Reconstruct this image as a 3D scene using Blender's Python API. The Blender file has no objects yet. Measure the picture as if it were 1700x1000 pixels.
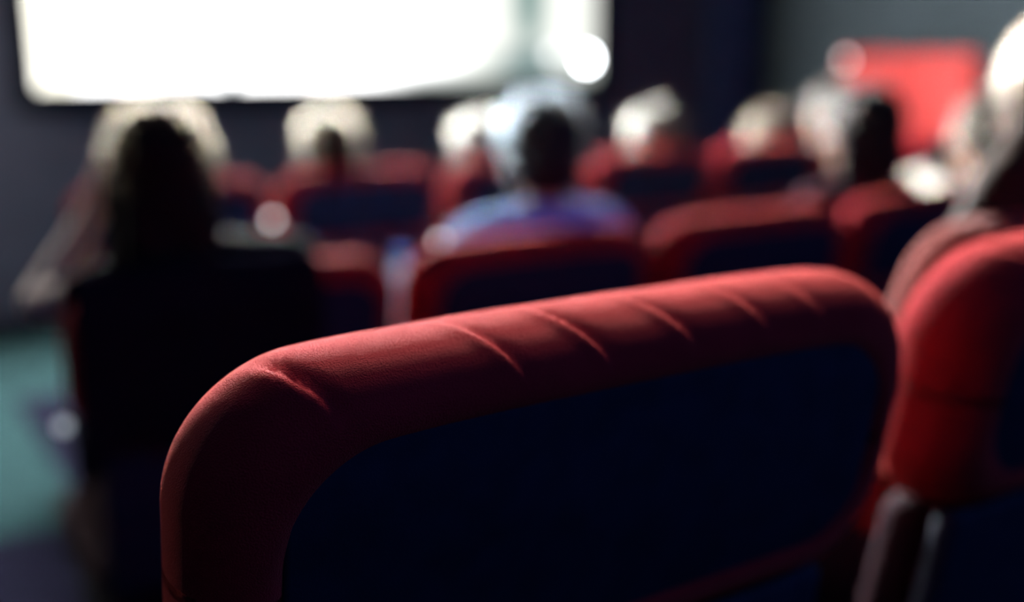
import bpy, bmesh, math, random
from math import sin, cos, pi, atan, radians
from mathutils import Vector, Matrix, noise

random.seed(7)
S = bpy.context.scene
COL = S.collection

# ------------------------------------------------------------------ helpers
def link(o, parent=None):
    COL.objects.link(o)
    if parent is not None:
        o.parent = parent
    return o

def obj(name, bm, mat, parent=None, smooth=True):
    me = bpy.data.meshes.new(name)
    bmesh.ops.recalc_face_normals(bm, faces=bm.faces[:])
    bm.to_mesh(me); bm.free()
    if smooth:
        for p in me.polygons: p.use_smooth = True
    me.materials.append(mat)
    return link(bpy.data.objects.new(name, me), parent)

def tag(o, label, cat, group=None):
    o['label'] = label; o['category'] = cat
    if group: o['group'] = group
    return o

def thing(name, label, cat, loc=(0, 0, 0), group=None):
    o = bpy.data.objects.new(name, None)
    o.empty_display_size = .1
    o.location = loc
    link(o)
    return tag(o, label, cat, group)

def struct(name, bm, mat):
    o = obj(name, bm, mat, smooth=False)
    o['kind'] = 'structure'
    return o

def add_box(bm, lo, hi, bevel=0.0, seg=3):
    b = bmesh.new()
    bmesh.ops.create_cube(b, size=1)
    for v in b.verts:
        v.co = Vector([lo[i] + (v.co[i] + .5) * (hi[i] - lo[i]) for i in range(3)])
    if bevel:
        bmesh.ops.bevel(b, geom=b.edges[:], offset=bevel, segments=seg, profile=.5, affect='EDGES')
    merge(bm, b)

def merge(bm, b, M=None):
    mp = {}
    for v in b.verts:
        mp[v] = bm.verts.new(M @ v.co if M else v.co)
    for f in b.faces:
        try: bm.faces.new([mp[v] for v in f.verts])
        except ValueError: pass
    b.free()

def box(lo, hi, bevel=0.0, seg=3):
    bm = bmesh.new(); add_box(bm, lo, hi, bevel, seg); return bm

def basis(d):
    d = d.normalized()
    a = Vector((0, 0, 1)) if abs(d.z) < .9 else Vector((1, 0, 0))
    x = d.cross(a).normalized(); y = d.cross(x).normalized()
    return x, y, d

def capsule(bm, p0, p1, r0, r1, n=14, flat=1.0, flat_dir=None):
    """sphere-swept tapered segment, one closed surface"""
    p0, p1 = Vector(p0), Vector(p1)
    if (p1 - p0).length < 1e-5: p1 = p0 + Vector((0, 0, 1e-4))
    x, y, d = basis(p1 - p0)
    if flat_dir is not None:
        y = Vector(flat_dir); y = (y - d * y.dot(d)).normalized(); x = y.cross(d).normalized()
    rings = []
    for (p, r, angs) in ((p0, r0, [-75, -50, -25, 0]), (p1, r1, [0, 25, 50, 75])):
        for a in angs:
            a = radians(a)
            rings.append([bm.verts.new(p + d * (r * sin(a)) + x * (r * cos(a) * cos(2*pi*k/n)) + y * (flat * r * cos(a) * sin(2*pi*k/n))) for k in range(n)])
    for a, b in zip(rings, rings[1:]):
        for k in range(n):
            bm.faces.new((a[k], a[(k+1) % n], b[(k+1) % n], b[k]))
    c0 = bm.verts.new(p0 - d * r0); c1 = bm.verts.new(p1 + d * r1)
    for k in range(n):
        bm.faces.new((c0, rings[0][(k+1) % n], rings[0][k]))
        bm.faces.new((c1, rings[-1][k], rings[-1][(k+1) % n]))

def ellipsoid(bm, c, r, M=None, seg=20):
    b = bmesh.new()
    bmesh.ops.create_uvsphere(b, u_segments=seg, v_segments=seg * 3 // 4, radius=1)
    for v in b.verts:
        v.co = Vector((v.co.x * r[0], v.co.y * r[1], v.co.z * r[2]))
        if M: v.co = M @ v.co
        v.co += Vector(c)
    merge(bm, b)

def lathe(bm, prof, c, axis=(0, 0, 1), n=24):
    x, y, d = basis(Vector(axis)); c = Vector(c)
    rings = [[bm.verts.new(c + d * h + x * (r * cos(2*pi*k/n)) + y * (r * sin(2*pi*k/n))) for k in range(n)] for r, h in prof]
    for a, b in zip(rings, rings[1:]):
        for k in range(n): bm.faces.new((a[k], a[(k+1) % n], b[(k+1) % n], b[k]))
    bm.faces.new(rings[0]); bm.faces.new(rings[-1])

def remeshed(name, bm, mat, parent, voxel=.007, smooth=4, warp=None):
    """union of the closed shapes in bm as one continuous skin"""
    bmesh.ops.recalc_face_normals(bm, faces=bm.faces[:])
    me = bpy.data.meshes.new('raw'); bm.to_mesh(me); bm.free()
    o = bpy.data.objects.new('raw', me); COL.objects.link(o)
    m = o.modifiers.new('r', 'REMESH'); m.mode = 'VOXEL'; m.voxel_size = voxel
    s = o.modifiers.new('s', 'SMOOTH'); s.factor = .5; s.iterations = smooth
    dg = bpy.context.evaluated_depsgraph_get()
    new = bpy.data.meshes.new_from_object(o.evaluated_get(dg))
    bpy.data.objects.remove(o); bpy.data.meshes.remove(me)
    new.name = name
    if warp:
        for v in new.vertices: v.co = warp(v.co)
    for p in new.polygons: p.use_smooth = True
    new.materials.clear(); new.materials.append(mat)
    return link(bpy.data.objects.new(name, new), parent)

# ------------------------------------------------------------------ materials
def N(nt, t, **kw):
    n = nt.nodes.new(t)
    for k, v in kw.items():
        if k.startswith('i_'):
            n.inputs[k[2:].replace('_', ' ')].default_value = v
        else: setattr(n, k, v)
    return n

def mat(name, base, rough=.6, var=.15, scale=30, sheen=0, sheen_tint=None, sheen_rough=.3, bump=0, bump_scale=400, metallic=0, spec=.0, sub=0):
    m = bpy.data.materials.new(name); m.use_nodes = True
    nt = m.node_tree; b = nt.nodes['Principled BSDF']
    tc = N(nt, 'ShaderNodeTexCoord')
    ns = N(nt, 'ShaderNodeTexNoise'); ns.inputs['Scale'].default_value = scale; ns.inputs['Detail'].default_value = 4
    nt.links.new(tc.outputs['Object'], ns.inputs['Vector'])
    rp = N(nt, 'ShaderNodeValToRGB')
    rp.color_ramp.elements[0].position = .3; rp.color_ramp.elements[1].position = .7
    rp.color_ramp.elements[0].color = tuple(c * (1 - var) for c in base) + (1,)
    rp.color_ramp.elements[1].color = tuple(min(1, c * (1 + var)) for c in base) + (1,)
    nt.links.new(ns.outputs['Fac'], rp.inputs['Fac'])
    nt.links.new(rp.outputs['Color'], b.inputs['Base Color'])
    b.inputs['Roughness'].default_value = rough
    b.inputs['Metallic'].default_value = metallic
    b.inputs['Specular IOR Level'].default_value = spec
    if sheen:
        b.inputs['Sheen Weight'].default_value = sheen
        b.inputs['Sheen Roughness'].default_value = sheen_rough
        b.inputs['Sheen Tint'].default_value = tuple(sheen_tint or base) + (1,)
    if sub:
        b.inputs['Subsurface Weight'].default_value = sub
        b.inputs['Subsurface Radius'].default_value = (.012, .005, .003)
        b.inputs['Subsurface Scale'].default_value = 1
    if bump:
        n2 = N(nt, 'ShaderNodeTexNoise'); n2.inputs['Scale'].default_value = bump_scale; n2.inputs['Detail'].default_value = 3
        nt.links.new(tc.outputs['Object'], n2.inputs['Vector'])
        bp = N(nt, 'ShaderNodeBump'); bp.inputs['Strength'].default_value = bump; bp.inputs['Distance'].default_value = .002
        nt.links.new(n2.outputs['Fac'], bp.inputs['Height'])
        nt.links.new(bp.outputs['Normal'], b.inputs['Normal'])
    return m

def hair_mat(name, color, rough=.35, radial=.5, ior=1.3):
    m = bpy.data.materials.new(name); m.use_nodes = True
    nt = m.node_tree; nt.nodes.clear()
    h = nt.nodes.new('ShaderNodeBsdfHairPrincipled')
    try: h.model = 'CHIANG'
    except Exception: pass
    h.parametrization = 'COLOR'
    h.inputs['Color'].default_value = tuple(color) + (1,)
    h.inputs['IOR'].default_value = ior
    h.inputs['Roughness'].default_value = rough
    h.inputs['Radial Roughness'].default_value = radial
    o = nt.nodes.new('ShaderNodeOutputMaterial')
    nt.links.new(h.outputs[0], o.inputs['Surface'])
    return m

def emit(name, color, strength):
    m = bpy.data.materials.new(name); m.use_nodes = True
    nt = m.node_tree; nt.nodes.clear()
    e = nt.nodes.new('ShaderNodeEmission'); e.inputs[0].default_value = tuple(color) + (1,); e.inputs[1].default_value = strength
    o = nt.nodes.new('ShaderNodeOutputMaterial'); nt.links.new(e.outputs[0], o.inputs[0])
    return m

RED = mat('red_upholstery', (.26, .012, .021), .9, .12, 25, sheen=.5, sheen_tint=(1, .17, .13), sheen_rough=.3, bump=.8, bump_scale=900, spec=.03)
PLUMSEAT = mat('dark_plum_upholstery', (.022, .006, .012), .85, .15, 25, bump=.3, bump_scale=700, spec=.05)
PANEL = mat('navy_black_back', (.010, .013, .034), .8, .2, 40, bump=.2, bump_scale=700, spec=.15)
PLASTIC = mat('black_plastic', (.006, .007, .011), .85, .1, 20, spec=.06)
CHROME = mat('chrome', (.8, .8, .82), .12, .03, 10, metallic=1)
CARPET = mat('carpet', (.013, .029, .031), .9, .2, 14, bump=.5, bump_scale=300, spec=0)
def carpets_and_shade(m):
    # teal grey carpet far down the aisle and in front, nearly black under the seats; near aisle darkened as painted shade
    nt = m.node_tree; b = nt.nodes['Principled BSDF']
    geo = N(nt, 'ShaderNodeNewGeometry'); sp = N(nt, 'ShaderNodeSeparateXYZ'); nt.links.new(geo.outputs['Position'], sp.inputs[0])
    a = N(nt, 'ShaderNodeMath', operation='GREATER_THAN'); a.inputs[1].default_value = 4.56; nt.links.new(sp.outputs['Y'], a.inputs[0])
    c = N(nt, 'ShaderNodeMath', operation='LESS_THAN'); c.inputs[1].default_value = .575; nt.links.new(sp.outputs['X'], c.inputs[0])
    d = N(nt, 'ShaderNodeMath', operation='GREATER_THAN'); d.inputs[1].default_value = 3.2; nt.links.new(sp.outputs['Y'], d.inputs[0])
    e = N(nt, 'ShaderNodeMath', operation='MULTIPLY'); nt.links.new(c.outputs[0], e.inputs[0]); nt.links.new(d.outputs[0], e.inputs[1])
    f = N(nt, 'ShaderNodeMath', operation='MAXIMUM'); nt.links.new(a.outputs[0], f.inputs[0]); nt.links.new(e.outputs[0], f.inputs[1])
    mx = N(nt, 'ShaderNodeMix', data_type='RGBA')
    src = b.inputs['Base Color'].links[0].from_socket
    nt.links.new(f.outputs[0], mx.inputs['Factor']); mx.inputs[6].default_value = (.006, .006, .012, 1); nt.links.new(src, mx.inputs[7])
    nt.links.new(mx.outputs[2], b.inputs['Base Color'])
carpets_and_shade(CARPET)
WALLF = mat('plum_wall', (.062, .070, .100), .85, .12, 5, bump=.1, bump_scale=80)
WALLS = mat('grey_side_wall', (.020, .026, .030), .85, .1, 3, bump=.1, bump_scale=80)
WALLB = mat('navy_wall', (.004, .005, .011), .9, .1, 4)
CEIL = mat('dark_ceiling', (.004, .005, .009), .9, .1, 4)
MASK = mat('black_masking', (.006, .007, .012), .9, .1, 20)
DRAPE = mat('navy_drape', (.04, .055, .12), .9, .2, 20, sheen=.1, sheen_tint=(.4, .5, .8))
PADRED = mat('bright_red_padding', (.26, .0135, .0125), .7, .06, 12, bump=.15, bump_scale=300, spec=.25)

# ------------------------------------------------------------------ place
ZC = 1.70                      # eye height of the photographer above the lowest floor
DN = 7.0                       # distance to the front wall
UR = 7.12                      # right wall
F1, F2 = .536, .342            # tier floors

def tier_floor():
    bm = bmesh.new()
    pts = [(-1.6, F1), (1.12, F1), (1.12, F2), (4.55, F2), (4.55, F2/2), (4.95, F2/2), (4.95, 0), (DN, 0)]
    lo = [bm.verts.new((-1.4, y, z)) for y, z in pts]; hi = [bm.verts.new((UR, y, z)) for y, z in pts]
    for k in range(len(pts) - 1):
        bm.faces.new((lo[k], hi[k], hi[k+1], lo[k+1]))
    b0 = [bm.verts.new((-1.4, y, -.2)) for y in (-1.6, DN)]; b1 = [bm.verts.new((UR, y, -.2)) for y in (-1.6, DN)]
    bm.faces.new((b0[0], b0[1], b1[1], b1[0]))
    bm.faces.new(lo + [b0[1], b0[0]]); bm.faces.new(hi + [b1[1], b1[0]])
    bm.faces.new((lo[0], hi[0], b1[0], b0[0])); bm.faces.new((lo[-1], hi[-1], b1[1], b0[1]))
    return bm
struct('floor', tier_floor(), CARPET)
struct('wall_front', box((-1.4, DN, -.2), (UR + .15, DN + .15, 4.4)), WALLF)
struct('wall_right', box((UR, -1.6, -.2), (UR + .15, DN, 4.4)), WALLS)
struct('wall_left', box((-1.55, -1.6, -.2), (-1.4, DN + .15, 4.4)), WALLB)
struct('wall_back', box((-1.55, -1.75, -.2), (UR + .15, -1.6, 4.4)), WALLB)
struct('ceiling', box((-1.55, -1.75, 4.4), (UR + .15, DN + .15, 4.5)), CEIL)
struct('baseboard_front', box((-1.4, DN - .02, 0), (UR, DN - .0005, .12), .004), WALLB)

# ---- cinema screen
SX0, SX1, SZ0, SZ1 = 1.19, 5.27, 1.49, 3.85
def screen_material():
    m = bpy.data.materials.new('projected_film'); m.use_nodes = True
    nt = m.node_tree; nt.nodes.clear(); L = nt.links
    tc = nt.nodes.new('ShaderNodeTexCoord'); sp = nt.nodes.new('ShaderNodeSeparateXYZ')
    L.new(tc.outputs['Object'], sp.inputs[0])
    X, Z = sp.outputs['X'], sp.outputs['Z']
    def M(op, a, b=None, c=None):
        n = nt.nodes.new('ShaderNodeMath'); n.operation = op
        for i, v in enumerate((a, b, c)):
            if v is None: continue
            if isinstance(v, (int, float)): n.inputs[i].default_value = v
            else: L.new(v, n.inputs[i])
        return n.outputs[0]
    def step(v, a, b):
        n = nt.nodes.new('ShaderNodeMapRange'); n.interpolation_type = 'SMOOTHSTEP'
        L.new(v, n.inputs['Value']); n.inputs['From Min'].default_value = a; n.inputs['From Max'].default_value = b
        return n.outputs['Result']
    def blob(cx, cz, rx, rz, soft=.5):
        dx = M('DIVIDE', M('SUBTRACT', X, cx), rx); dz = M('DIVIDE', M('SUBTRACT', Z, cz), rz)
        r = M('SQRT', M('ADD', M('MULTIPLY', dx, dx), M('MULTIPLY', dz, dz)))
        return M('SUBTRACT', 1.0, step(r, 1 - soft, 1 + soft))
    def mix(f, a, b):
        n = nt.nodes.new('ShaderNodeMix'); n.data_type = 'RGBA'
        L.new(f, n.inputs['Factor'])
        for s, v in (('A', a), ('B', b)):
            i = [k for k in n.inputs if k.name == s and k.type == 'RGBA'][0]
            if isinstance(v, tuple): i.default_value = v + (1,)
            else: L.new(v, i)
        return [k for k in n.outputs if k.type == 'RGBA'][0]
    # colours of the film picture (linear light)
    c = mix(step(X, 2.35, 3.1), (FILM_L,) * 3, (FILM_R * .98, FILM_R, FILM_R * .93))     # bright sky, paler to the side
    c = mix(blob(.10, .45, .12, .9, .6), c, (3.2, 3.1, 2.6))
    c = mix(M('MULTIPLY', step(X, 2.0, 2.6), M('SUBTRACT', 1.0, step(Z, .0, .16))), c, (.72, .80, .74))   # grey-green ground
    c = mix(blob(3.46, .62, .13, .42, .6), c, (.13, .27, .25))                             # a grey-green figure
    c = mix(blob(3.47, .12, .30, .12, .6), c, (.20, .30, .30))
    c = mix(blob(1.17, .0, .05, .07, .3), c, (.02, .10, .16))                               # small dark silhouettes along the bottom
    c = mix(blob(.80, .0, .22, .016, .5), c, (.05, .25, .3))
    c = mix(blob(3.68, .19, .05, .05, .3), c, (2.5, 2.5, 2.5))
    c = mix(blob(4.0, .15, .05, .05, .2), c, (34, 36, 38))                              # a lamp in the film
    up = step(Z, .85, 1.25)                                                                # upper part, out of view, brightened to light the rows
    up = M('MULTIPLY', up, M('SUBTRACT', 1.0, step(X, 1.7, 2.9)))                            # boost kept to the aisle side, so the light comes from there
    c = mix(up, c, (FILM_TOP, FILM_TOP * 1.0, FILM_TOP * .98))
    e = nt.nodes.new('ShaderNodeEmission'); L.new(c, e.inputs[0])
    o = nt.nodes.new('ShaderNodeOutputMaterial'); L.new(e.outputs[0], o.inputs[0])
    return m
FILM_L, FILM_R, FILM_TOP = 6.0, 1.2, 340
t = thing('cinema_screen', 'bright white cinema screen in a black surround on the dark front wall', 'screen', (SX0, DN - .06, SZ0))
bm = box((0, 0, 0), (SX1 - SX0, .012, SZ1 - SZ0))
obj('screen_surface', bm, screen_material(), t, smooth=False)
bm = bmesh.new(); w = .13; WX, WZ = SX1 - SX0, SZ1 - SZ0
add_box(bm, (-w, -.03, -w), (0, .055, WZ + w), .006); add_box(bm, (WX, -.03, -w), (WX + w, .055, WZ + w), .006)
add_box(bm, (-.001, -.03, -w), (WX + .001, .055, 0), .006); add_box(bm, (-.001, -.03, WZ), (WX + .001, .055, WZ + w), .006)
obj('masking_frame', bm, MASK, t, smooth=False)

# ---- dark drape in the corner
def drape(x0, x1, y, z0, z1, folds):
    bm = bmesh.new(); n = folds * 10; rows = 14
    g = []
    for j in range(rows + 1):
        f = j / rows; row = []
        for k in range(n + 1):
            u = k / n
            a = .028 * (1 - .35 * f) * sin(2*pi*folds*u + .5*sin(3*f)) + .01*sin(5*u + 2*f)
            row.append(Vector((x0 + (x1 - x0) * u + .006*sin(9*u + 4*f), y + a, z0 + (z1 - z0) * f)))
        g.append(row)
    A = [[bm.verts.new(p) for p in r] for r in g]; B = [[bm.verts.new(p + Vector((0, .008, 0))) for p in r] for r in g]
    for j in range(rows):
        for k in range(n):
            bm.faces.new((A[j][k], A[j][k+1], A[j+1][k+1], A[j+1][k])); bm.faces.new((B[j][k], B[j+1][k], B[j+1][k+1], B[j][k+1]))
    for j in range(rows):
        for k in (0, n): bm.faces.new((A[j][k], A[j+1][k], B[j+1][k], B[j][k]))
    for k in range(n):
        for j in (0, rows): bm.faces.new((A[j][k], B[j][k], B[j][k+1], A[j][k+1]))
    return bm
t = thing('curtain', 'dark navy curtain hanging in the corner beside the plum front wall', 'curtain', (6.72, DN - .1, 0))
obj('drape', drape(-.30, .27, 0, .02, 3.9, 6), DRAPE, t)
bm = bmesh.new(); capsule(bm, (-.36, .005, 3.93), (.34, .005, 3.93), .016, .016); obj('curtain_rail', bm, PLASTIC, t)

# ---- red padded panel on the right wall
t = thing('wall_panel', 'tall bright red padded panel on the grey side wall', 'panel', (UR, 5.40, 0))
H = 1.685
obj('backing_board', box((-.03, -.60, .02), (-.002, .60, H), .004), PLASTIC, t, smooth=False)
for k in range(2):
    obj('pad', box((-.10, -.60 + .60*k, .03), (-.03, -.002 + .602*k, H), .028, 5), PADRED, t)
bm = bmesh.new(); lathe(bm, [(.0001, -.03), (.03, -.03), (.03, .0), (.022, .012), (.0001, .016)], (-.10, .56, H - .05), (-1, 0, 0)); obj('corner_glint', bm, emit('corner_glint_glow', (1, .82, .80), 5), t)  # glowing stud in place of a bright glint at the panel corner

# ------------------------------------------------------------------ seats
W = .62                                          # seat pitch
SEAT_H = 1.0
def rrect(hw, hh, r, arch=0.0, n_arc=26, n_t=150, n_b=30, n_s=30):
    """points of a rounded rectangle, counter-clockwise from the lower left of the left side; same count for every size"""
    P = []
    def arc(cx, cz, a0, a1):
        for k in range(n_arc):
            a = radians(a0 + (a1 - a0) * k / n_arc)
            P.append((cx + r * cos(a), cz + r * sin(a)))
    def line(a, b, n):
        for k in range(n):
            f = k / n; P.append((a[0] + (b[0] - a[0]) * f, a[1] + (b[1] - a[1]) * f))
    line((-hw, -hh + r), (-hw, hh - r), n_s); arc(-hw + r, hh - r, 180, 90)
    line((-hw + r, hh), (hw - r, hh), n_t); arc(hw - r, hh - r, 90, 0)
    line((hw, hh - r), (hw, -hh + r), n_s); arc(hw - r, -hh + r, 0, -90)
    line((hw - r, -hh), (-hw + r, -hh), n_b); arc(-hw + r, -hh + r, -90, -180)
    if arch:
        P = [(x, z + (-arch * abs(x / hw) ** 4 if z > 0 else 0)) for x, z in P]
    return P

BHW, BHH = .297, .135                            # half width and half height of the upper back
CREASES = [(-.246, .8), (-.126, .5), (-.062, .75), (.010, .6), (.080, .5), (.140, .35), (.215, .2)]
def upper_back(pleats=True, dens=1.0):
    bm = bmesh.new()
    prof = []                                    # (inset from the outline, depth forward): rear recess, rear border, round edge, front
    prof += [(.060, .012), (.052, .010), (.047, .004)]
    A = 22 if pleats else 12
    for k in range(A + 1):
        a = pi * k / A
        ca, sa = cos(a), sin(a)
        prof.append((.040 - .040 * abs(sa), .060 - .060 * abs(ca) * (1 if ca > 0 else -1)))
    prof += [(.06, .123), (.085, .127), (.11, .129), (.128, .130)]
    kw = dict(n_arc=30, n_t=240, n_b=20, n_s=30) if pleats else dict(n_arc=10, n_t=16, n_b=10, n_s=8)
    rings = []
    for e, y in prof:
        r = max(.078 - .28 * e, .006)
        if e > .1: r = max(.004, .13 - e)
        pts = rrect(BHW - e, BHH - e, r, .012, **kw)
        rings.append([Vector((x, y, z)) for x, z in pts])
    if pleats:
        ni = len(rings)
        for i in range(ni):
            e, y = prof[i]
            for k, p in enumerate(rings[i]):
                # only the wrapped strip along the top and the upper corner
                if p.z < .0: continue
                zf = min(1, p.z / .07); zf = zf * zf * (3 - 2 * zf)
                q = p
                back = max(0, min(1, (.075 - y) / .075))              # 0 on the front, 1 on the rear
                d = 0.0
                xs = p.x - .030 * back ** 1.5                          # the tucks sweep sideways as they come over the top
                fade = max(0, 1 - max(0, e - .010) / .026) * min(1, max(0, (.085 - y) / .04))
                for cx, amp in CREASES:
                    t_ = xs - cx
                    if t_ > 0: d -= amp * .0042 * math.exp(-(t_ / .010) ** 2) * min(1, t_ / .0025 + .25)
                    else: d += amp * .0022 * math.exp(-((t_ + .004) / .008) ** 2) - amp * .0012 * math.exp(-(t_ / .002) ** 2)
                    d -= amp * .0010 * math.exp(-((t_ - .012) / .02) ** 2)
                d *= fade
                d += .0012 * noise.noise(Vector((p.x * 14, y * 20, p.z * 14)))
                # outward direction in the profile plane
                nrm = Vector((0, (y - .055) / .055 * .6, 1)).normalized() if abs(p.x) < BHW - .07 else Vector((p.x - math.copysign(BHW - .075, p.x), (y - .055) * .8, p.z - (BHH - .075))).normalized()
                rings[i][k] = q + nrm * (d * zf)
    vr = [[bm.verts.new(p) for p in r] for r in rings]
    n = len(vr[0])
    for a, b in zip(vr, vr[1:]):
        for k in range(n): bm.faces.new((a[k], a[(k+1) % n], b[(k+1) % n], b[k]))
    bm.faces.new(vr[0]); bm.faces.new(vr[-1])
    return bm

def lean(bm, top=1.0, k=.17):
    for v in bm.verts: v.co.y += k * (top - v.co.z)
    return bm
def shift(bm, dz, dx=0, dy=0):
    for v in bm.verts: v.co += Vector((dx, dy, dz))
    return bm

def back_panel(hw, hh, r, y0=.003, y1=.014):
    bm = bmesh.new()
    kw = dict(n_arc=14, n_t=20, n_b=12, n_s=12)
    rs = []
    for e, y in ((.0, y1), (.0, y0 + .003), (.0015, y0 + .0008), (.004, y0)):
        rs.append([bm.verts.new((x, y, z)) for x, z in rrect(hw - e, hh - e, r - e, .004, **kw)])
    n = len(rs[0])
    for a, b in zip(rs, rs[1:]):
        for k in range(n): bm.faces.new((a[k], a[(k+1) % n], b[(k+1) % n], b[k]))
    bm.faces.new(rs[0]); bm.faces.new(rs[-1])
    return bm

def armrest_bm(x):
    bm = box((x - .026, .20, .605), (x + .026, .52, .64), .012, 3)
    add_box(bm, (x - .016, .22, .55), (x + .016, .30, .61), .006); add_box(bm, (x - .016, .42, .55), (x + .016, .48, .61), .006)
    return bm
def side_frame_bm(x):
    bm = box((x - .017, .18, .03), (x + .017, .46, .55), .008)
    add_box(bm, (x - .03, .14, 0.001), (x + .03, .50, .03), .006)
    return bm
def pedestal_bm():
    bm = box((-.04, .28, .03), (.04, .48, .31), .01)
    add_box(bm, (-.09, .22, .001), (.09, .54, .03), .006)
    return bm
def glint_bm():
    bm = bmesh.new(); ellipsoid(bm, (0, 0, 0), (.0105, .0105, .0105), None, 12); return bm
GLINTDIM = emit('dim_glint_glow', (.8, .9, 1), .7)
GLINT = emit('glint_glow', (1, .86, .88), 5)  # glowing beads added in place of bright glints between the seats
def bolt_bm(x):
    bm = bmesh.new()
    lathe(bm, [(.0001, 0), (.013, 0), (.013, .006), (.011, .011), (.006, .0145), (.0001, .0155)], (x, .165, .742), (0, -1, 0), 20)
    return bm

MESH = {}
def part(key, name, maker, m, parent, smooth=True):
    if key not in MESH:
        o = obj(name, maker(), m, parent, smooth); MESH[key] = o.data
        return o
    return link(bpy.data.objects.new(name, MESH[key]), parent)

def make_seat(label, u, n, z, fine=False, glints=(), group=None):
    t = thing('cinema_chair', label, 'chair', (u, n, z), group)
    k = 'fine' if fine else 'plain'
    ub = part(k, 'upper_back', lambda: lean(shift(upper_back(fine), SEAT_H - BHH)), RED, t)
    part(k + 'p', 'back_panel', lambda: lean(shift(back_panel(BHW - .049, BHH - .043, .042), SEAT_H - BHH)), PANEL, t)
    part('lb', 'lower_back', lambda: lean(box((-.25, .015, .40), (.25, .045, .735), .012)), PANEL, t)
    part('lc', 'lower_cushion', lambda: lean(box((-.245, .0455, .43), (.245, .115, .73), .03, 4)), PLUMSEAT, t)
    part('sc', 'seat_cushion', lambda: box((-.25, .20, .34), (.25, .66, .432), .04, 4), PLUMSEAT, t)
    part('sb', 'seat_base', lambda: box((-.24, .21, .30), (.24, .62, .339), .01), PLASTIC, t)
    part('ar', 'armrest', lambda: armrest_bm(W / 2), PLASTIC, t)
    part('sf', 'side_frame', lambda: side_frame_bm(W / 2), PLASTIC, t)
    part('pe', 'pedestal', pedestal_bm, PLASTIC, t)
    for lx, ly, lz, dim in glints:
        part('sl%d' % dim, 'glint_bead', glint_bm, GLINTDIM if dim else GLINT, t).location = (lx, ly, lz)
    for s in (-1, 1):
        part('bo%d' % s, 'bolt', lambda: bolt_bm(s * .268), CHROME, t)
    return t

U1, N1, U2, N2, U3, N3 = .133, .51, .298, 1.742, .592, 3.186
make_seat('big red seat with tucked pleats along its top, dark back, no one in it', U1 + W*.5, N1, F1, True, (), 'seats of the row by the photographer')
make_seat('red seat in front of which the long blond hair hangs', U1 + W*1.5 + .06, N1, F1, True, (), 'seats of the row by the photographer')
g = 'seats of the second row'
for k, lb in enumerate(['red seat at the aisle, behind the person with the rounded dark hair',
                        'red seat behind the grey-haired person in the light blue shirt',
                        'empty red seat between the grey-haired person and the black bobbed one',
                        'red seat behind the person with the black bob and plum top',
                        'red seat behind the pale-shirted person, mostly covered by long blond hair']):
    make_seat(lb, U2 + W*(k + .5), N2, F2, False, {0: [(-.311, .06, 1.105 - F2, 1)]}.get(k, ()), g)
g = 'seats of the third row'
for k, lb in enumerate(['red seat seen past both sides of the rounded dark head, at the aisle',
                        'red seat of the person with frizzy sandy hair, below the screen',
                        'red seat of the pale-blond person half hidden by the grey-haired one',
                        'red seat of the person with white hair',
                        'red seat of the person with tan hair, near the dark curtain',
                        'red seat of the person with long white hair beside the black bob',
                        'red seat under the red panel, just past the pale-shirted person']):
    make_seat(lb, U3 + W*(k + .5), N3, F2 - .01, False, {0: [(.3085, .075, 1.181 - F2 + .01, 0)], 1: [(.3085, .10, 1.047 - F2 + .01, 0)], 4: [(.3085, .075, 1.10 - F2 + .01, 0)]}.get(k, ()), g)

# ---- black sheet added over the second row's aisle seat, in place of the sitter's shadow
def shade_sheet():
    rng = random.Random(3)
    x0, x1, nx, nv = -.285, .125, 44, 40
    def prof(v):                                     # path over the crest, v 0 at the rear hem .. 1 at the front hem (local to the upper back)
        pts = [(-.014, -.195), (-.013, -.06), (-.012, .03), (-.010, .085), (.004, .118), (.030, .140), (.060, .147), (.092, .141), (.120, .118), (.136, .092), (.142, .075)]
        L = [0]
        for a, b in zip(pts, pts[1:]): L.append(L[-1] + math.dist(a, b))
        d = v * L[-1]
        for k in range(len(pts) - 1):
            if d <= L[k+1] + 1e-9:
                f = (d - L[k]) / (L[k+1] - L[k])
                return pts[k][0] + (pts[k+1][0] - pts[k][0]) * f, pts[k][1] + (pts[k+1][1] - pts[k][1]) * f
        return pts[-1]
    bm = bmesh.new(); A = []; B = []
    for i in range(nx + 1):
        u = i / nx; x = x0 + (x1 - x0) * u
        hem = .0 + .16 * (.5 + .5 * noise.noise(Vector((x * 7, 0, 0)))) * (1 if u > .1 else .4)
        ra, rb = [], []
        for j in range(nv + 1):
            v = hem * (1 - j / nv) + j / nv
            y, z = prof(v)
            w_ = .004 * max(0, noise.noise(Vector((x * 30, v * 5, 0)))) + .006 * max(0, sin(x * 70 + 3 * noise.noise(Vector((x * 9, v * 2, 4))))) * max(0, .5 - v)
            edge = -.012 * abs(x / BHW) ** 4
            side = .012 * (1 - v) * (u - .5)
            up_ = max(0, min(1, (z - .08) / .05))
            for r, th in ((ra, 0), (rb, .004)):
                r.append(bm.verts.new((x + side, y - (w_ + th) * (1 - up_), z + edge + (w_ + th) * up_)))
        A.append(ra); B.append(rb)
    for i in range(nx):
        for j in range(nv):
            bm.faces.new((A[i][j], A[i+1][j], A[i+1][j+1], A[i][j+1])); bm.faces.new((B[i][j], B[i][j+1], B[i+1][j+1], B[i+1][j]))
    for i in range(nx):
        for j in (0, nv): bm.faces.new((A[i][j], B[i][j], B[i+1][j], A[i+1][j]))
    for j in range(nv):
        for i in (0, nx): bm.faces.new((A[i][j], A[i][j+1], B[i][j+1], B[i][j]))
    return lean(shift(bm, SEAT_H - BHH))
t = thing('shade_sheet', 'black sheet standing in for shade over the top of the seat at the aisle', 'shade_sheet', (U2 + W * .5, N2, F2))
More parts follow.
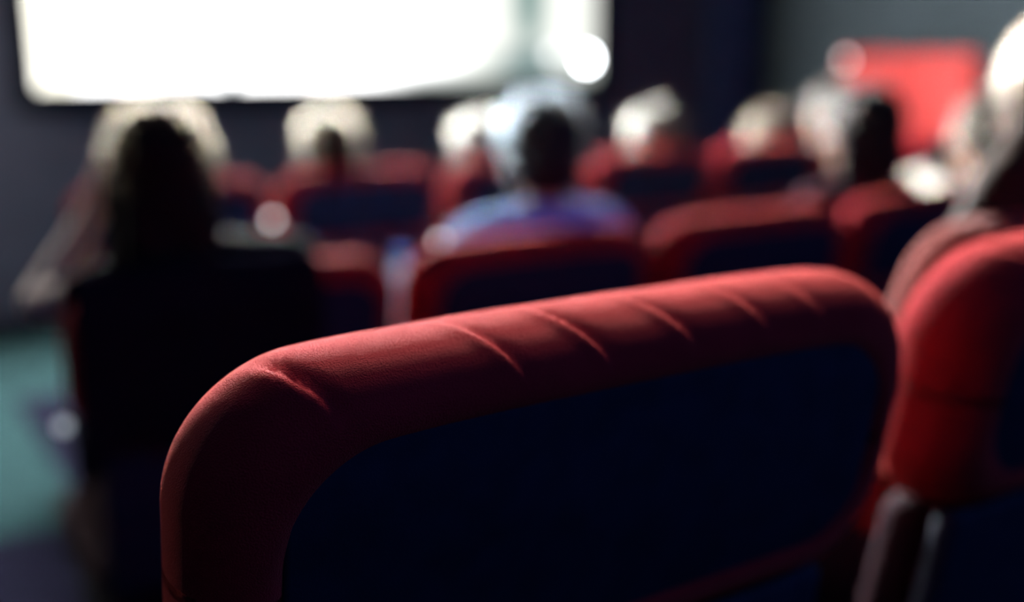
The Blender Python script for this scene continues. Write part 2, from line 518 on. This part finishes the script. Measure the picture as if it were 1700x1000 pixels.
obj('shade_cloth', shade_sheet(), mat('black_shade_cloth', (.006, .006, .012), .9, .2, 30, bump=.3, bump_scale=500), t)

# ------------------------------------------------------------------ people
SKIN = mat('skin', (.42, .24, .18), .5, .08, 30, sub=.15, spec=.4)
FAIR = mat('fair_skin', (.62, .42, .34), .5, .08, 30, sub=.15, spec=.3)
EYE = mat('eye', (.8, .8, .78), .2, .02, 10)

def strands(name, m, parent, roots, radius):
    """roots: list of point lists"""
    c = bpy.data.hair_curves.new(name)
    sizes = [len(p) for p in roots]
    c.add_curves(sizes)
    flat = [x for p in roots for q in p for x in q]
    c.attributes['position'].data.foreach_set('vector', flat)
    ra = c.attributes.get('radius') or c.attributes.new('radius', 'FLOAT', 'POINT')
    rr = []
    for p in roots:
        n = len(p)
        rr += [radius * (1 - .6 * k / (n - 1)) for k in range(n)]
    ra.data.foreach_set('value', rr)
    c.materials.append(m)
    return link(bpy.data.objects.new(name, c), parent)

def rnd_dir(rng):
    while True:
        v = Vector((rng.uniform(-1, 1), rng.uniform(-1, 1), rng.uniform(-1, 1)))
        if .05 < v.length < 1: return v.normalized()

def person(label, seat_u, seat_n, floor, head, yaw=0, skin=SKIN, shirt=None, trousers=None, cap=None, fuzz=None, style='short',
           count=2600, length=.045, radius=.0006, frizz=.5, left=None, right=None, sleeve='long', scale=1.0, puff=0.0, shoulder_w=.185, lean_to=.65, shoe=None, tilt=0):
    """seated figure facing +y; head = (u, n, top of head)"""
    rng = random.Random(label)
    t = thing('person', label, 'person', (seat_u, seat_n, floor))
    O = Vector((seat_u, seat_n, floor))
    hu, hn, hz = Vector(head) - O
    s = scale
    R = Matrix.Rotation(radians(yaw), 3, 'Z') @ Matrix.Rotation(radians(tilt), 3, 'Y')
    hc = Vector((hu, hn, hz - .112 * s))                    # centre of the head
    V = Vector
    pel = V((0, .335, .565))
    neck = hc + V((0, -.030, -.135 * s))
    ch = V((neck.x * lean_to, min(neck.y, .27) + .035, neck.z - .16 * s))
    ch.y = max(ch.y, .295)
    wa = (pel + ch) / 2 + V((0, .01, 0))
    shz = neck.z - .065 * s
    sh = {i: V((neck.x * lean_to + i * shoulder_w * s, max(neck.y - .015, .262), shz)) for i in (-1, 1)}
    hip = {i: V((i * .088, .345, .555)) for i in (-1, 1)}
    kn = {i: V((i * .115, .74, .545)) for i in (-1, 1)}
    an = {i: V((i * .115, .77, .10)) for i in (-1, 1)}
    arms = {}
    for i, spec in ((-1, left), (1, right)):
        if spec: el, wr = [V(p) - O for p in spec]
        else:
            el = sh[i] + V((i * .035, .06, -.27 * s)); el.z = max(el.z, .715)
            wr = V((i * .11, .55, .655))
        arms[i] = (el, wr)
    def torso(bm, g):
        capsule(bm, pel + V((-.075, 0, 0)), pel + V((.075, 0, 0)), .108 + g, .108 + g)
        capsule(bm, pel, wa, .112 + g, .105 + g)
        for i in (-1, 1):
            capsule(bm, wa + V((i * .05, 0, 0)), ch + V((i * .075, 0, .02)), .092 + g, .098 + g)
            capsule(bm, ch + V((i * .06, .0, .05)), sh[i] + V((-i * .02, 0, -.02)), .085 + g, .058 + g)
            capsule(bm, neck + V((i * .01, -.008, -.02)), sh[i] + V((-i * .01, 0, .01)), .05 + g * .6, .05 + g)
    def hand(bm, i, el, wr):
        d = (wr - el).normalized()
        down = V((0, 0, -1)) if abs(d.z) < .75 else V((0, 1, 0))
        nrm = (down - d * down.dot(d)).normalized()          # palm side
        lat = d.cross(nrm).normalized()
        if lat.x * i > 0: lat = -lat                         # thumb towards the middle
        b = wr + d * .012
        for k in range(4):
            capsule(bm, b + lat * (.012 - .008 * k), b + d * .075 + lat * (.030 - .020 * k), .0135, .011, 10)
        for k, (ln, spread) in enumerate(((.068, .05), (.076, .01), (.070, -.03), (.055, -.08))):
            k0 = b + d * (.080 - .004 * abs(k - 1)) + lat * (.031 - .0205 * k)
            dd = (d + lat * spread + nrm * .30).normalized()
            k1 = k0 + dd * ln * .45
            k2 = k1 + (dd + nrm * .5).normalized() * ln * .32
            k3 = k2 + (dd + nrm * 1.0).normalized() * ln * .25
            capsule(bm, k0, k1, .0092, .0086, 8); capsule(bm, k1, k2, .0086, .008, 8); capsule(bm, k2, k3, .008, .0068, 8)
        t0 = b + d * .020 + lat * .024; t1 = t0 + (d * .8 + lat * .75 + nrm * .35).normalized() * .036
        t2 = t1 + (d * .95 + lat * .25 + nrm * .4).normalized() * .030
        capsule(bm, t0, t1, .0125, .0105, 8); capsule(bm, t1, t2, .0105, .008, 8)
    # ---- one continuous body
    bm = bmesh.new()
    torso(bm, 0)
    capsule(bm, neck + V((0, 0, -.05)), hc + V((0, -.02, -.05 * s)), .056 * s, .054 * s)
    def hp(x, y, z): return hc + R @ (V((x, y, z)) * s)
    def he(c, r): ellipsoid(bm, hp(*c), [q * s for q in r], R)
    he((0, -.012, .018), (.074, .092, .092)); he((0, .022, -.035), (.060, .066, .078))           # cranium, face
    he((0, .045, -.088), (.036, .040, .028)); he((0, .068, .030), (.055, .028, .022))             # jaw, brow
    for i in (-1, 1):
        he((i * .036, .055, -.030), (.028, .030, .026))                                           # cheeks
        capsule(bm, hp(i * .074, -.005, -.028), hp(i * .079, -.012, .012), .012 * s, .017 * s, 10, .5, R @ V((1, 0, 0)))   # ears
    capsule(bm, hp(0, .088, .015), hp(0, .104, -.028), .009 * s, .0145 * s, 10)                   # nose
    capsule(bm, hp(-.016, .086, -.060), hp(.016, .086, -.060), .0085 * s, .0085 * s, 8)           # mouth
    for i in (-1, 1):
        el, wr = arms[i]
        capsule(bm, sh[i], el, .049 * s, .040 * s); capsule(bm, el, wr, .039 * s, .026 * s); hand(bm, i, el, wr)
        capsule(bm, hip[i], kn[i], .086, .060); capsule(bm, kn[i], an[i], .056, .036)
        capsule(bm, an[i] + V((0, -.03, -.045)), an[i] + V((i * .015, .15, -.06)), .036, .028)
    remeshed('body', bm, skin, t, .0065, 3)
    for i in (-1, 1):
        bm = bmesh.new(); ellipsoid(bm, hp(i * .031, .0795, .002), (.0125 * s,) * 3, None, 12)
        obj('eye', bm, EYE, t)
    # ---- clothes
    bm = bmesh.new(); torso(bm, .012 + puff)
    for i in (-1, 1):
        el, wr = arms[i]
        if sleeve == 'long' or i == 1:
            capsule(bm, sh[i], el, .063 * s + puff, .054 * s + puff); capsule(bm, el, el.lerp(wr, .93), .054 * s + puff, .036 * s)
        else:
            capsule(bm, sh[i], sh[i].lerp(el, .30), .064 * s + puff, .060 * s + puff)
    for k in range(12):
        a = 2 * pi * k / 12
        capsule(bm, neck + V((.058 * cos(a), -.006 + .055 * sin(a), -.025)), neck + V((.056 * cos(a), -.006 + .053 * sin(a), .012)), .012, .009, 8)
    def wrinkle(co):
        q = noise.noise(co * 9 + V((seat_u * 3, 0, 0))) * .006 + noise.noise(co * 24) * .002
        return co + V((q, q * .5, q * .3))
    remeshed('shirt', bm, shirt, t, .010, 3, wrinkle)
    bm = bmesh.new()
    capsule(bm, pel + V((-.08, .0, -.005)), pel + V((.08, .0, -.005)), .119, .119)
    for i in (-1, 1):
        capsule(bm, hip[i], kn[i], .096, .074); capsule(bm, kn[i], an[i] + V((0, 0, .02)), .072, .055)
    remeshed('trousers', bm, trousers, t, .011, 3, wrinkle)
    for i in (-1, 1):
        bm = bmesh.new()
        capsule(bm, an[i] + V((0, -.035, -.050)), an[i] + V((i * .015, .16, -.057)), .047, .038)
        obj('shoe', bm, shoe or PLASTIC, t)
    # ---- hair: a solid mass and loose strands over it
    bm = bmesh.new()
    big = .0 if style == 'crop' else .010
    ellipsoid(bm, hp(0, -.020, .030), [q * s for q in (.084 + big, .094 + big, .092 + big)], R)
    if style != 'crop':
        ellipsoid(bm, hp(0, -.045, -.030), [q * s for q in (.074 + big, .062 + big, .075)], R)
    else:
        ellipsoid(bm, hp(0, -.043, -.025), [q * s for q in (.064, .056, .064)], R)
    if style == 'long':
        for i in (-1, 1):
            w_ = 1.75 if i < 0 else 1.0
            capsule(bm, hp(i * .070, -.01, -.02), hp(i * .085 * w_, -.02, -.10), .040, .045)
            capsule(bm, hp(i * .085 * w_, -.02, -.10), hp(i * .135 * w_, -.015, -.20), .045, .034)
            capsule(bm, hp(i * .135 * w_, -.015, -.20), hp(i * .165 * w_, .02, -.29), .034, .018)
        capsule(bm, hp(0, -.060, -.03), hp(0, -.072, -.15), .075, .080)
    if style == 'bob':
        for i in (-1, 1): capsule(bm, hp(i * .062, -.02, .0), hp(i * .062, -.02, -.15), .042, .044)
        capsule(bm, hp(-.035, -.06, -.05), hp(-.03, -.065, -.17), .050, .052); capsule(bm, hp(.035, -.06, -.05), hp(.03, -.065, -.17), .050, .052)
    def ruffle(co):
        d = (co - hc).normalized()
        return co + d * (.005 * noise.noise(co * 28) + .003 * noise.noise(co * 60))
    hair = remeshed('hair', bm, cap, t, .008, 3, ruffle)
    roots = []
    pts = []
    while len(roots) < count:
        d = rnd_dir(rng)
        if d.y > .45 and d.z < .45: continue
        if d.z < -.75: continue
        if style == 'crop' and d.z < -.45: continue
        p = V((d.x * (.084 + big), d.y * (.094 + big) - .020, d.z * (.092 + big) + .030))
        if d.z < 0: p = V((d.x * (.080 + big), d.y * (.075 + big) - .035, d.z * .095 + .02))
        ln = length * rng.uniform(.5, 1.25)
        nseg = 5 if style != 'long' else 14
        cur = hp(*p); dr = R @ d
        tang = (V((0, 0, -1)) - d * d.dot(V((0, 0, -1)))) * 1.0 + V((0, -.25, 0))
        g = (dr * rng.uniform(.25, .6) * (frizz + .3) + R @ tang * .8 + rnd_dir(rng) * frizz * .6).normalized()
        pl = [cur - dr * .006]
        if style == 'long':
            ln = rng.uniform(.28, .42); spread = rng.uniform(.1, 1.0)
            for k in range(nseg):
                f = k / nseg
                rel = cur - hc
                if rel.z > -.06 * s:
                    q = V((rel.x / (.098*s), (rel.y + .02) / (.108*s), (rel.z - .03) / (.106*s)))
                    o = q.normalized()
                    dv = V((0, 0, -1)); dv = dv - o * dv.dot(o)
                    dv = dv.normalized() if dv.length > .1 else V((o.x + .01, o.y - .2, 0)).normalized()
                    g = (dv + o * (.10 * (1 if q.length < 1.05 else -.5)) + rnd_dir(rng) * frizz * .22).normalized()
                else:
                    side = -1 if rel.x < 0 else 1
                    g = (g * .5 + V((side * (.85 if side < 0 else .30) * spread, .10, -1)) + rnd_dir(rng) * frizz * .16).normalized()
                cur = cur + g * (ln / nseg); pl.append(cur)
        else:
            for k in range(nseg):
                cur = cur + g * (ln / nseg)
                g = (g + V((0, 0, -.22)) + rnd_dir(rng) * frizz * .45).normalized()
                pl.append(cur)
        roots.append([tuple(q) for q in pl])
    strands('hair_strands', fuzz, hair, roots, radius)
    return t

def cloth(name, c, rough=.85, sheen=.2): return mat(name, c, rough, .15, 20, sheen=sheen, sheen_tint=(.8, .8, .8), bump=.3, bump_scale=500, spec=.02)
BLACKC = cloth('black_cloth', (.004, .004, .007), sheen=0)
PLUM = cloth('plum_cloth', (.04, .010, .020), sheen=.1)
BLUE = cloth('light_blue_cloth', (.26, .42, .80), sheen=.1)
DARKC = cloth('dark_denim', (.015, .018, .03), sheen=0)
REDC = cloth('rust_cloth', (.16, .03, .026))
WHITEC = cloth('pale_cloth', (.42, .38, .34))
GREYC = cloth('grey_cloth', (.06, .06, .07), sheen=.1)
def capmat(name, c): return mat(name, c, .6, .25, 60, bump=.4, bump_scale=250, spec=.02)
DARKH = capmat('dark_hair', (.010, .008, .009)); GREYH = capmat('grey_hair', (.016, .018, .022)); SANDH = capmat('sandy_hair', (.014, .010, .008))
WHITEH = capmat('white_hair', (.04, .038, .033)); BLONDH = capmat('blond_hair', (.022, .0125, .010)); TANH = capmat('tan_hair', (.055, .035, .025))
f_rim = hair_mat('light_brown_strands', (.010, .008, .0055), ior=1.18); f_sand = hair_mat('sandy_strands', (.036, .028, .019)); f_grey = hair_mat('grey_strands', (.012, .018, .026)); f_white = hair_mat('white_strands', (.085, .078, .064))
f_black = hair_mat('black_strands', (.012, .010, .010)); f_blond = hair_mat('blond_strands', (.042, .028, .018)); f_tan = hair_mat('tan_strands', (.06, .042, .027))

S2 = lambda k, d=0: (U2 + W * (k + .5) + d, N2, F2)
S3 = lambda k, d=0: (U3 + W * (k + .5) + d, N3, F2 - .01)
person('person with rounded dark hair in black, bare elbow raised out towards the aisle', *S2(0), (.538, 2.012, 1.591), yaw=-8, shirt=BLACKC, trousers=DARKC, cap=DARKH, fuzz=f_rim,
       style='bob', count=420, length=.026, frizz=.8, left=((.350, 2.22, 1.225), (.445, 2.19, 1.385)), sleeve='short', skin=FAIR, shoulder_w=.165, lean_to=-.3)
person('grey-haired person in a light blue shirt, holding a bottle', *S2(1, .06), (1.385, 2.022, 1.595), yaw=-12, shirt=BLUE, trousers=DARKC, cap=GREYH, fuzz=f_grey,
       style='short', count=700, length=.032, frizz=.6, left=((1.135, 1.99, 1.045), (1.225, 2.19, 1.035)), lean_to=.95)
person('person with a black bob and a plum top, in front of the red panel', *S2(3), (2.455, 2.012, 1.593), yaw=6, shirt=PLUM, trousers=DARKC, cap=DARKH, fuzz=f_black,
       style='bob', count=900, length=.02, frizz=.3, right=((2.585, 2.05, 1.06), (2.47, 2.30, 1.0)))
person('person in a pale shirt mostly hidden behind the long blond hair, arm out', *S2(4), (3.00, 2.0, 1.56), yaw=0, shirt=WHITEC, trousers=DARKC, cap=SANDH, fuzz=f_sand,
       style='short', count=1500, left=((2.985, 2.22, 1.275), (3.27, 2.36, 1.29)), puff=.006)
person('person with frizzy sandy hair sitting below the screen', *S3(1), (1.499, 3.466, 1.487), yaw=-6, shirt=REDC, trousers=DARKC, cap=SANDH, fuzz=f_sand,
       style='short', count=480, length=.036, radius=.0008, frizz=.8)
person('person with pale blond hair just past the grey-haired head', *S3(2), (2.090, 3.466, 1.444), yaw=-4, shirt=GREYC, trousers=DARKC, cap=WHITEH, fuzz=f_white,
       style='short', count=400, radius=.0009)
person('person with long white hair, half hidden by the black bob, near the red panel', *S3(5), (4.005, 3.466, 1.524), yaw=8, shirt=WHITEC, trousers=DARKC, cap=WHITEH, fuzz=f_white,
       style='bob', count=2600, length=.06, radius=.0009, frizz=.6, shoulder_w=.155)
person('short-haired white-haired person in a dark top near the corner of the screen', *S3(3, .07), (2.916, 3.466, 1.457), yaw=4, shirt=BLACKC, trousers=DARKC, cap=WHITEH, fuzz=f_white,
       style='short', count=900, radius=.0009)
person('person with tan hair near the dark curtain', *S3(4, .05), (3.590, 3.466, 1.424), yaw=10, right=((3.57, 3.66, 1.12), (3.46, 3.80, 1.05)), shoulder_w=.15, lean_to=.3, shirt=BLACKC, trousers=DARKC, cap=TANH, fuzz=f_tan,
       style='short', count=2000, radius=.0009)
person('person with long blond hair spreading over one shoulder, beside the big empty seat', U1 + W*1.5 + .10, N1, F1, (1.40, .80, 1.745), yaw=-4, shirt=REDC, trousers=DARKC, cap=BLONDH, fuzz=f_blond,
       style='long', count=2200, radius=.00035, frizz=.6)

# ---- bottle held by the grey-haired person
def bottle_mat():
    m = bpy.data.materials.new('frosted_blue_plastic'); m.use_nodes = True
    nt = m.node_tree; b = nt.nodes['Principled BSDF']
    tc = N(nt, 'ShaderNodeTexCoord'); ns = N(nt, 'ShaderNodeTexNoise'); ns.inputs['Scale'].default_value = 18
    nt.links.new(tc.outputs['Object'], ns.inputs['Vector'])
    rp = N(nt, 'ShaderNodeValToRGB'); rp.color_ramp.elements[0].color = (.72, .84, 1, 1); rp.color_ramp.elements[1].color = (.93, .96, 1, 1)
    nt.links.new(ns.outputs['Fac'], rp.inputs['Fac']); nt.links.new(rp.outputs['Color'], b.inputs['Base Color'])
    b.inputs['Roughness'].default_value = .25
    tr = N(nt, 'ShaderNodeBsdfTranslucent'); nt.links.new(rp.outputs['Color'], tr.inputs['Color'])
    mx = N(nt, 'ShaderNodeMixShader'); mx.inputs[0].default_value = .9
    nt.links.new(b.outputs[0], mx.inputs[1]); nt.links.new(tr.outputs[0], mx.inputs[2])
    nt.links.new(mx.outputs[0], nt.nodes['Material Output'].inputs['Surface'])
    return m
t = thing('water_bottle', 'frosted pale blue plastic bottle upright between two seats, by the blue shirt', 'bottle', (1.150, 2.26, 1.00))
bm = bmesh.new()
lathe(bm, [(.0001, .004), (.028, 0), (.033, .006), (.033, .060), (.0315, .070), (.033, .080), (.033, .150), (.030, .175), (.020, .198), (.0135, .210), (.0135, .222), (.0001, .222)], (0, 0, 0)); obj('bottle_body', bm, bottle_mat(), t)
bm = bmesh.new(); lathe(bm, [(.0001, .2225), (.016, .2225), (.0165, .240), (.015, .2425), (.0001, .243)], (0, 0, 0)); obj('bottle_cap', bm, mat('blue_cap', (.10, .25, .75), .4), t)

# ------------------------------------------------------------------ wall lamp, and added fill and spot lights
def added_spot(label, loc, target, power, color=(1, .86, .74), size=15):  # unseen spots added to brighten the seat tops of the first row
    t = thing('added_spotlight', label, 'lamp', loc, 'spotlights added under the ceiling')
    d = (Vector(target) - Vector(loc)).normalized()
    bm = bmesh.new(); lathe(bm, [(.05, -.14), (.075, -.13), (.075, .06), (.068, .06), (.066, -.02), (.0001, -.02)], (0, 0, 0), d); obj('spot_housing', bm, PLASTIC, t)
    bm = bmesh.new(); capsule(bm, (0, 0, .10), (0, 0, 4.39 - loc[2]), .012, .012); obj('bracket', bm, PLASTIC, t)
    l = bpy.data.lights.new('spot_light', 'SPOT'); l.energy = power; l.color = color; l.spot_size = radians(size); l.spot_blend = .6; l.shadow_soft_size = .5
    o = link(bpy.data.objects.new('spot_light', l), t)
    o.location = d * .065
    o.rotation_euler = d.to_track_quat('-Z', 'Y').to_euler()
t = thing('blue_fill', 'long blue fill strip added on the back wall', 'lamp', (2.86, -1.55, 3.5))
obj('fill_housing', box((-3.2, -.04, -.06), (3.2, .05, .06), .01), PLASTIC, t)
l = bpy.data.lights.new('fill_strip', 'AREA'); l.shape = 'RECTANGLE'; l.size = 6.2; l.size_y = .10; l.energy = 55; l.color = (.10, .30, 1)  # unseen fill added to tint the shadows blue
o = link(bpy.data.objects.new('fill_strip', l), t); o.location = (0, .06, 0); o.rotation_euler = Vector((0, 1, -.55)).to_track_quat('-Z', 'Y').to_euler()
SCONCE = 1400
# ---- wall lamp on the aisle side
t = thing('wall_lamp', 'round white wall lamp on the aisle wall', 'lamp', (-1.4, 6.25, 2.15))
bm = bmesh.new(); lathe(bm, [(.0001, .002), (.13, .002), (.13, .03), (.10, .05), (.0001, .05)], (0, 0, 0), (1, 0, 0)); obj('lamp_base', bm, PLASTIC, t)
bm = bmesh.new(); lathe(bm, [(.10, .0505), (.10, .07), (.08, .10), (.04, .115), (.0001, .12)], (0, 0, 0), (1, 0, 0)); obj('lamp_globe', bm, emit('lamp_globe_glow', (1, .9, .8), SCONCE), t)
SPOT = 1650
for x, lb in ((2.8, 'added ceiling spotlight nearest the aisle'), (3.7, 'added ceiling spotlight in the middle of three'), (4.6, 'added ceiling spotlight farthest from the aisle')):
    added_spot(lb, (x, 4.4, 4.15), (x * .06 + .36, .56, 1.53), SPOT)
for x, lb in ((2.2, 'added ceiling spotlight over the middle rows, nearer the aisle'), (3.2, 'added ceiling spotlight over the middle rows, farther from the aisle')):
    added_spot(lb, (x, 2.7, 4.15), (x * .06 + .40, .56, 1.53), SPOT * .17, size=18)

# ------------------------------------------------------------------ camera
f_px, W_px, H_px = 1800.0, 1700, 1000
cam = bpy.data.cameras.new('camera'); co = bpy.data.objects.new('camera', cam); COL.objects.link(co)
cam.sensor_fit = 'HORIZONTAL'; cam.sensor_width = 36.0; cam.lens = 36.0 * f_px / W_px
yaw, pitch = radians(32.9492), radians(12.9830)
fw = Vector((sin(yaw) * cos(pitch), cos(yaw) * cos(pitch), -sin(pitch)))
co.location = (0, 0, ZC); co.rotation_euler = fw.to_track_quat('-Z', 'Y').to_euler()
cam.clip_start = .02; cam.clip_end = 60
cam.dof.use_dof = True; cam.dof.focus_distance = .60; cam.dof.aperture_fstop = (cam.lens / 1000) / .024
cam.dof.aperture_blades = 0
S.camera = co

w = bpy.data.worlds.new('world'); S.world = w; w.use_nodes = True
w.node_tree.nodes['Background'].inputs[0].default_value = (.02, .03, .06, 1)
w.node_tree.nodes['Background'].inputs[1].default_value = .2
S.view_settings.view_transform = 'Standard'; S.view_settings.look = 'None'; S.view_settings.gamma = 1; S.view_settings.exposure = 0
S.view_settings.use_curve_mapping = False
S.cycles.use_denoising = True
S.cycles.sample_clamp_indirect = 6
